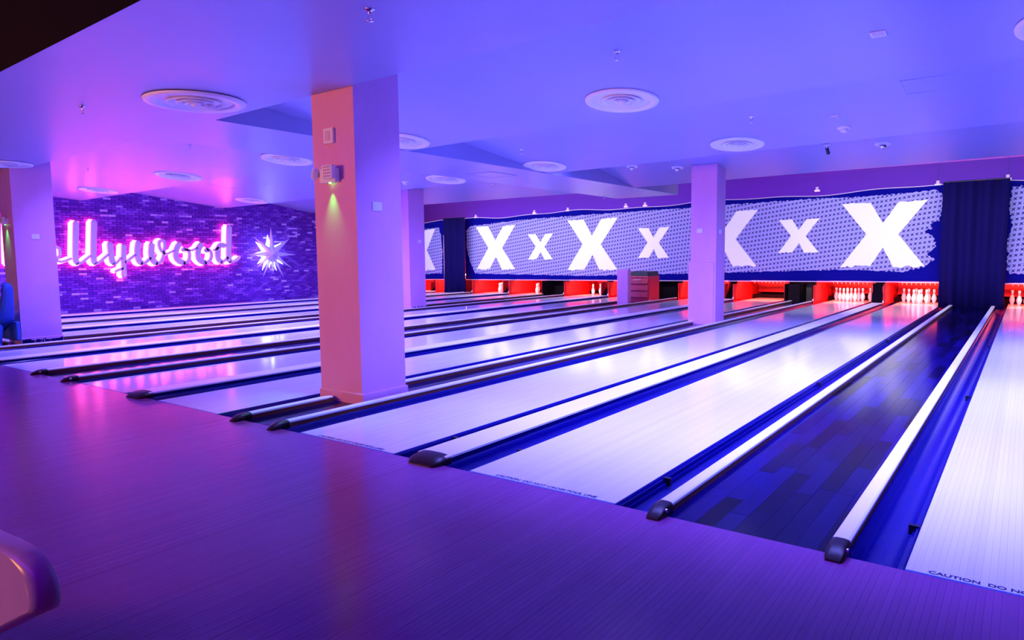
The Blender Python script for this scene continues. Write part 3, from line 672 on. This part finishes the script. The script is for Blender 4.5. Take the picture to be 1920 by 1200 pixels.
# ------------------------------------------------------------------ things on the columns
t = tag(empty('wall_sounder', (-5.02, 1.02, 2.555)), 'white square wall sounder high on the orange face of the big column', 'sounder')
b = MB(); b.box((-.07, -.03, -.072), (.07, 0, .072)); b.build('housing', 'plate_white', t, bevel=.006)
b = MB(); b.box((-.04, -.034, -.045), (.03, -.03, .045)); b.build('grille', 'hem_white', t, bevel=.002)
def emergency(loc, label, s=1.0):
    t = tag(empty('emergency_light', loc), label, 'emergency light', 'twin-head emergency lights'); t.scale = (s, s, s)
    b = MB(); b.box((-.13, -.06, -.055), (.10, 0, .075)); b.build('housing', 'plate_white', t, bevel=.008)
    b = MB(); b.box((-.03, -.115, -.03), (.12, -.06, .10)); o = b.build('lamp_head', 'plate_white', t, bevel=.01)
    b = MB(); [b.tube((.01+.028*i, -.121, -.005+.028*j), (.01+.028*i, -.114, -.005+.028*j), .009, 8) for i in range(4) for j in range(4)]; b.build('lens', 'hem_white', o)
    b = MB(); b.lathe([(.03, 0), (.055, .02), (.06, .05), (.055, .055), (.001, .055)], n=18); o = b.build('lamp_head', 'plate_white', t); o.location = (-.15, -.05, .03); o.rotation_euler = (1.35, .0, -.9)
    b = MB(); [b.tube((.032*math.cos(a), .032*math.sin(a), .053), (.032*math.cos(a), .032*math.sin(a), .060), .010, 8) for a in [k*1.047 for k in range(6)]]; b.build('lens', 'hem_white', o)
    b = MB(); b.lathe([(.001, -.066), (.012, -.062), (.012, -.05)], c=(-.01, -.03, 0), n=12); b.build('status_led', 'led_green', t)
    l = bpy.data.lights.new('status_glow', 'SPOT'); l.color = (.05, 1, .05); l.energy = 40; l.shadow_soft_size = .004; l.spot_size = math.radians(70); l.spot_blend = 1
    o = bpy.data.objects.new('status_glow', l); COL.objects.link(o); o.parent = t; o.location = (-.01, -.03, -.072); o.rotation_euler = (-.25, 0, 0)
emergency((-5.00, 1.02, 2.17), 'white emergency light with green glow on the orange face of the big column')
emergency((-13.63, 1.09, 2.08), 'small emergency light with green glow at the left picture edge', .8)
for (loc, rot, lab) in (((-4.68, 1.27, 1.888), 90, 'square pale control plate on the purple side of the big column'), ((-13.35, 1.405, 1.83), 90, 'pale plate on the left edge column'),
        ((-4.94, 10.13, 1.87), 0, 'small pale plate on the front of the slim far column'), ((-4.60, 10.33, 1.85), 90, 'tiny plate on the blue side of the slim far column'), ((-12.95, 10.4, 1.84), 90, 'tiny plate on the second lilac column')):
    t = tag(empty('control_plate', loc), lab, 'plate', 'control plates on the columns'); t.rotation_euler.z = math.radians(rot)
    b = MB(); b.box((-.06, -.014, -.042), (.06, 0, .042)); b.build('cover', 'plate_white', t, bevel=.004)
    b = MB(); b.box((-.035, -.018, -.02), (.035, -.014, .02)); b.build('inset', 'plate_white', t, bevel=.002)

# ------------------------------------------------------------------ the script sign
STROKES = {'H': [(0.124, [(3.294, 2.54), (3.25, 2.072), (3.217, 1.368)]), (0.128, [(3.62, 2.553), (3.576, 2.078), (3.543, 1.364)]), (0.057, [(3.224, 1.884), (3.391, 1.964), (3.579, 1.919)]), (0.059, [(3.543, 1.364), (3.627, 1.363), (3.731, 1.473)])], 'o': [(0.134, [(4.168, 1.828), (4.073, 1.698), (4.043, 1.568), (4.071, 1.438), (4.155, 1.388)]), (0.069, [(4.155, 1.388), (4.245, 1.436), (4.356, 1.55), (4.378, 1.665), (4.354, 1.764), (4.282, 1.78)]), (0.061, [(4.275, 1.436), (4.391, 1.401), (4.497, 1.425), (4.636, 1.482)])], 'l1': [(0.142, [(4.818, 2.45), (4.774, 1.932), (4.747, 1.498), (4.774, 1.363)]), (0.063, [(4.773, 1.338), (4.874, 1.362), (4.988, 1.445), (5.121, 1.554)])], 'l2': [(0.147, [(5.273, 2.49), (5.227, 1.937), (5.198, 1.511), (5.223, 1.357)]), (0.065, [(5.234, 1.331), (5.333, 1.373), (5.435, 1.458), (5.582, 1.587)])], 'y': [(0.152, [(5.649, 1.89), (5.653, 1.682), (5.673, 1.456), (5.708, 1.351)]), (0.067, [(5.706, 1.319), (5.791, 1.35), (5.926, 1.497)]), (0.136, [(6.022, 1.832), (5.989, 1.418), (5.98, 0.976)]), (0.068, [(5.95, 1.189), (5.847, 1.156), (5.761, 1.114)]), (0.068, [(6.029, 1.364), (6.136, 1.434), (6.317, 1.575)])], 'w': [(0.162, [(6.428, 1.923), (6.384, 1.682), (6.401, 1.449), (6.479, 1.34)]), (0.084, [(6.478, 1.322), (6.604, 1.357), (6.737, 1.482)]), (0.167, [(6.814, 1.891), (6.777, 1.627), (6.811, 1.427), (6.906, 1.335)]), (0.086, [(6.914, 1.316), (7.046, 1.37), (7.124, 1.516), (7.161, 1.7), (7.188, 1.848), (7.172, 1.958), (7.109, 1.994), (7.038, 1.948), (7.026, 1.829), (7.074, 1.7), (7.144, 1.636)]), (0.057, [(7.17, 1.605), (7.283, 1.617), (7.458, 1.701)])], 'o2': [(0.162, [(7.642, 1.898), (7.558, 1.776), (7.511, 1.626), (7.526, 1.476), (7.622, 1.372), (7.746, 1.333)]), (0.09, [(7.746, 1.327), (7.876, 1.369), (7.933, 1.511), (7.93, 1.644), (7.866, 1.729), (7.799, 1.754)]), (0.147, [(7.739, 1.735), (7.798, 1.735)]), (0.059, [(7.846, 1.729), (8.023, 1.707), (8.197, 1.788)])], 'o3': [(0.171, [(8.355, 1.894), (8.258, 1.788), (8.212, 1.625), (8.224, 1.471), (8.316, 1.37), (8.426, 1.33)]), (0.094, [(8.426, 1.324), (8.573, 1.371), (8.65, 1.526), (8.634, 1.663), (8.571, 1.725), (8.51, 1.74)]), (0.155, [(8.468, 1.717), (8.529, 1.717)])], 'd': [(0.069, [(8.737, 1.712), (8.823, 1.751), (8.889, 1.8)]), (0.154, [(9.116, 1.851), (8.999, 1.876), (8.899, 1.79), (8.852, 1.623), (8.874, 1.446), (8.971, 1.343)]), (0.081, [(8.97, 1.331), (9.102, 1.385), (9.198, 1.483)]), (0.174, [(9.31, 2.459), (9.267, 1.981), (9.238, 1.503), (9.27, 1.363)]), (0.09, [(9.272, 1.327), (9.428, 1.361), (9.553, 1.43), (9.624, 1.497)])]}
def catmull(p, n=7):
    q = [p[0]] + list(p) + [p[-1]]; out = []
    for i in range(1, len(q)-2):
        for k in range(n):
            t = k/n; a, b_, c, d = q[i-1], q[i], q[i+1], q[i+2]
            out.append(tuple(.5*((2*b_[j]) + (-a[j]+c[j])*t + (2*a[j]-5*b_[j]+4*c[j]-d[j])*t*t + (-a[j]+3*b_[j]-3*c[j]+d[j])*t**3) for j in (0, 1)))
    out.append(tuple(p[-1])); return out
def ribbon(b, pts, w_, xf, th):
    P = [Vector(q) for q in (catmull(pts) if len(pts) > 2 else pts)]; n = len(P); Lf, Rt = [], []
    for i in range(n):
        d = (P[min(i+1, n-1)] - P[max(i-1, 0)]).normalized(); nr = Vector((-d.y, d.x))
        Lf.append(P[i]+nr*w_/2); Rt.append(P[i]-nr*w_/2)
    d0 = (P[0]-P[1]).normalized(); d1 = (P[-1]-P[-2]).normalized()
    e0 = [P[0] + d0*w_*.33 + Vector((-d0.y, d0.x))*w_*s_ for s_ in (.28, -.28)]; e1 = [P[-1] + d1*w_*.33 + Vector((-d1.y, d1.x))*w_*s_ for s_ in (.28, -.28)]
    loop = Lf + [e1[1], e1[0]] + Rt[::-1] + [e0[1], e0[0]]
    for x in (xf,):
        m_ = len(P)
        vs = [(xf, p.x, p.y) for p in Lf] + [(xf, p.x, p.y) for p in Rt]
        b.add(vs, [(i, i+1, m_+i+1, m_+i) for i in range(m_-1)])
        b.add([(xf, Lf[-1].x, Lf[-1].y), (xf, Rt[-1].x, Rt[-1].y), (xf, e1[0].x, e1[0].y), (xf, e1[1].x, e1[1].y)], [(0, 1, 2, 3)])
        b.add([(xf, Lf[0].x, Lf[0].y), (xf, Rt[0].x, Rt[0].y), (xf, e0[1].x, e0[1].y), (xf, e0[0].x, e0[0].y)], [(0, 1, 2, 3)])
    # make the end caps point outwards consistently and add the return edge
    k = len(loop); b.add([(xf, p.x, p.y) for p in loop] + [(xf-th, p.x, p.y) for p in loop], [(i, (i+1) % k, k+(i+1) % k, k+i) for i in range(k)])
t = tag(empty('script_sign', (XW, 6.5, 1.6)), 'glowing pink script sign spelling Hollywood on the brick wall, first letters hidden by column', 'neon sign')
for key, strokes in STROKES.items():
    b = MB()
    for w_, pts in strokes: ribbon(b, [(y-6.5, z-1.6) for y, z in pts], w_, .30, .05)
    o = b.build('letter', 'face_lavender', t, fix=False)
    b = MB()
    for w_, pts in strokes: ribbon(b, [(y-6.5, z-1.6) for y, z in pts], w_+.07, .07, .03)
    b.build('neon_halo', 'neon_pink', o, fix=False)  # neon widened to a glowing ribbon that draws its halo on the bricks
# ------------------------------------------------------------------ the star
t = tag(empty('star_emblem', (-20.2, 10.659, 1.589)), 'faceted metal star with many points, white-blue glow, right of the pink sign', 'star')
TIPS = [(10.751, 2.492), (11.478, 2.109), (11.733, 1.552), (11.55, 1.078), (11.179, 0.783), (10.778, 0.911), (10.378, 0.807), (10.135, 1.114), (9.797, 1.552), (10.096, 2.154)]
tips = [(y-10.765, z-1.587) for y, z in TIPS]; c0 = (10.765-10.659, 0)
n = len(tips)
for i in range(n):
    a = math.atan2(tips[i][1], tips[i][0]); ap = math.atan2(tips[i-1][1], tips[i-1][0]); an = math.atan2(tips[(i+1) % n][1], tips[(i+1) % n][0])
    def half(p, q):
        d = (q-p+math.pi) % (2*math.pi) - math.pi; return p + d/2
    r = .25; v1 = (r*math.cos(half(a, ap)), r*math.sin(half(a, ap))); v2 = (r*math.cos(half(a, an)), r*math.sin(half(a, an)))
    b = MB(); b.add([(.22, 0, 0), (0, c0[0]+v1[0], v1[1]), (0, c0[0]+tips[i][0], tips[i][1]), (0, c0[0]+v2[0], v2[1]), (-.02, c0[0], 0)], [(0, 1, 2), (0, 2, 3), (1, 4, 3), (1, 3, 2)])
    b.build('star_point', 'star_metal', t)
b = MB(); ring = []
for i in range(n):
    a = math.atan2(tips[i][1], tips[i][0]); an = math.atan2(tips[(i+1) % n][1], tips[(i+1) % n][0]); hm = half(a, an); rt = .72*math.hypot(*tips[i])
    for aa, q in ((a, rt), (hm, .27)): ring.append((-.20, c0[0]+q*math.cos(aa), q*math.sin(aa)))
k = len(ring); b.add(ring + [(-.20, c0[0], 0)], [(i, (i+1) % k, k) for i in range(k)]); b.build('backlight', 'neon_white', t)
b = MB(); [b.tube((-.42, y_, z_), (.02, y_, z_), .012, 8) for y_, z_ in ((.106, .12), (.0, -.08), (.21, -.08))]; b.build('standoff', 'rail_black', t)

# ------------------------------------------------------------------ violet cabinet and red machine in the third aisle
t = tag(empty('lane_cabinet', (-8.97, 14.6, 0)), 'upright violet-lit cabinet standing in the aisle below the long banner', 'cabinet')
part((-9.15, 14.57, -.02), (-8.80, 14.75, 1.0), 'body', 'column_paint', t, .008); part((-9.13, 14.562, .04), (-8.82, 14.57, .97), 'front_panel', 'column_paint', t, .003)
t = tag(empty('ball_lift', (-8.95, 15.9, 0)), 'dark red louvred machine behind the violet cabinet', 'machine')
part((-9.38, 15.55, -.02), (-8.62, 16.3, .78), 'body', 'red_metal', t, .02)
b = MB(); b.loft([[(-.43, -.35, .78), (.33, -.35, .78), (.33, .4, .78), (-.43, .4, .78)], [(-.40, -.30, .90), (.28, -.30, .90), (.28, .38, .92), (-.40, .38, .92)]]); b.build('hood', 'ramp_dark', t, bevel=.03)
for i, z in enumerate((.16, .36, .56)):
    b = MB(); b.loft([[(-.41, -.352, z), (.31, -.352, z), (.31, -.352, z+.16), (-.41, -.352, z+.16)], [(-.41, -.40, z), (.31, -.40, z), (.31, -.36, z+.15), (-.41, -.36, z+.15)]]); b.build('louvre', 'red_metal', t)
part((-9.1, 15.50, .66), (-8.85, 15.52, .68), 'handle', 'hem_white', t)
part((-8.62, 15.5, -.02), (-8.58, 15.56, .1), 'foot', 'chrome', t)

# ------------------------------------------------------------------ blue ramp at the left edge
t = tag(empty('ball_ramp', (-13.10, .82, -.005)), 'blue dragon-shaped ball ramp with dark spikes at the left picture edge', 'ball ramp')
def skin(name, pts, edges_, m_, parent):
    me = bpy.data.meshes.new(name); me.from_pydata([p[0] for p in pts], edges_, []); me.materials.append(MAT[m_])
    o = bpy.data.objects.new(name, me); COL.objects.link(o); o.parent = parent
    o.modifiers.new('skin', 'SKIN')
    for i, p in enumerate(pts): me.skin_vertices[0].data[i].radius = (p[1], p[1]*.8)
    me.skin_vertices[0].data[0].use_root = True
    s = o.modifiers.new('sub', 'SUBSURF'); s.levels = s.render_levels = 2; return o
skin('body', [((-.35, 0, .42), .17), ((-.12, 0, .50), .17), ((.05, 0, .72), .11), ((.13, 0, .92), .085), ((.14, 0, 1.02), .08), ((.02, -.02, 1.05), .06), ((-.60, 0, .34), .12), ((-.95, 0, .22), .06)],
     [(0, 1), (1, 2), (2, 3), (3, 4), (4, 5), (0, 6), (6, 7)], 'ramp_blue', t)
skin('arm', [((.0, -.14, .56), .055), ((.12, -.20, .50), .05), ((.15, -.24, .38), .045)], [(0, 1), (1, 2)], 'ramp_blue', t)
for x in (-.42, -.05):
    skin('leg', [((x, -.12, .40), .09), ((x+.04, -.14, .20), .07), ((x+.02, -.14, .05), .06), ((x+.12, -.16, .03), .05)], [(0, 1), (1, 2), (2, 3)], 'ramp_blue', t)
for i, (x, z, a) in enumerate(((.02, 1.03, .2), (-.02, .93, .5), (-.05, .83, .7), (-.12, .73, .9), (-.22, .65, 1.1), (-.34, .62, 1.3), (-.46, .58, 1.5))):
    b = MB(); b.lathe([(.05, 0), (.03, .05), (.002, .10)], n=8); o = b.build('spike', 'ramp_dark', t); o.location = (x, 0, z); o.rotation_euler = (0, -1.4 + a*.6, 0)
b = MB(); b.box((-.9, .10, .10), (.08, .16, .42)); b.build('ramp_rail', 'ramp_blue', t, bevel=.02)

# ------------------------------------------------------------------ pale hood in the near left corner
t = tag(empty('return_hood', (-2.3, -2.5, 0)), 'pale rounded plastic hood end in the lower left corner', 'ball return')
prof = [(-2.95, .06), (-2.95, .60), (-2.0, .614), (-1.76, .628), (-1.68, .622), (-1.63, .605), (-1.60, .575), (-1.588, .545), (-1.59, .515), (-1.61, .495), (-1.66, .472), (-2.06, .275), (-2.5, .06)]
b = MB(); rings = []
prof = prof[:2] + catmull(prof[2:], 5)
cx_, cz_ = -2.2, .45
for y, s_ in ((-2.755, .93), (-2.75, .965), (-2.735, .985), (-2.71, 1.0), (-2.695, .99)):
    rings.append([(cx_ + (x-cx_)*s_ + 2.3, y+2.5, cz_ + (z-cz_)*s_) for x, z in prof])
b.loft(rings, smooth=True); b.build('shell', 'hood_plastic', t)
b = MB(); b.box((-.62, -.245, 0), (-.50, -.21, .10)); b.build('foot', 'rail_black', t, bevel=.01)
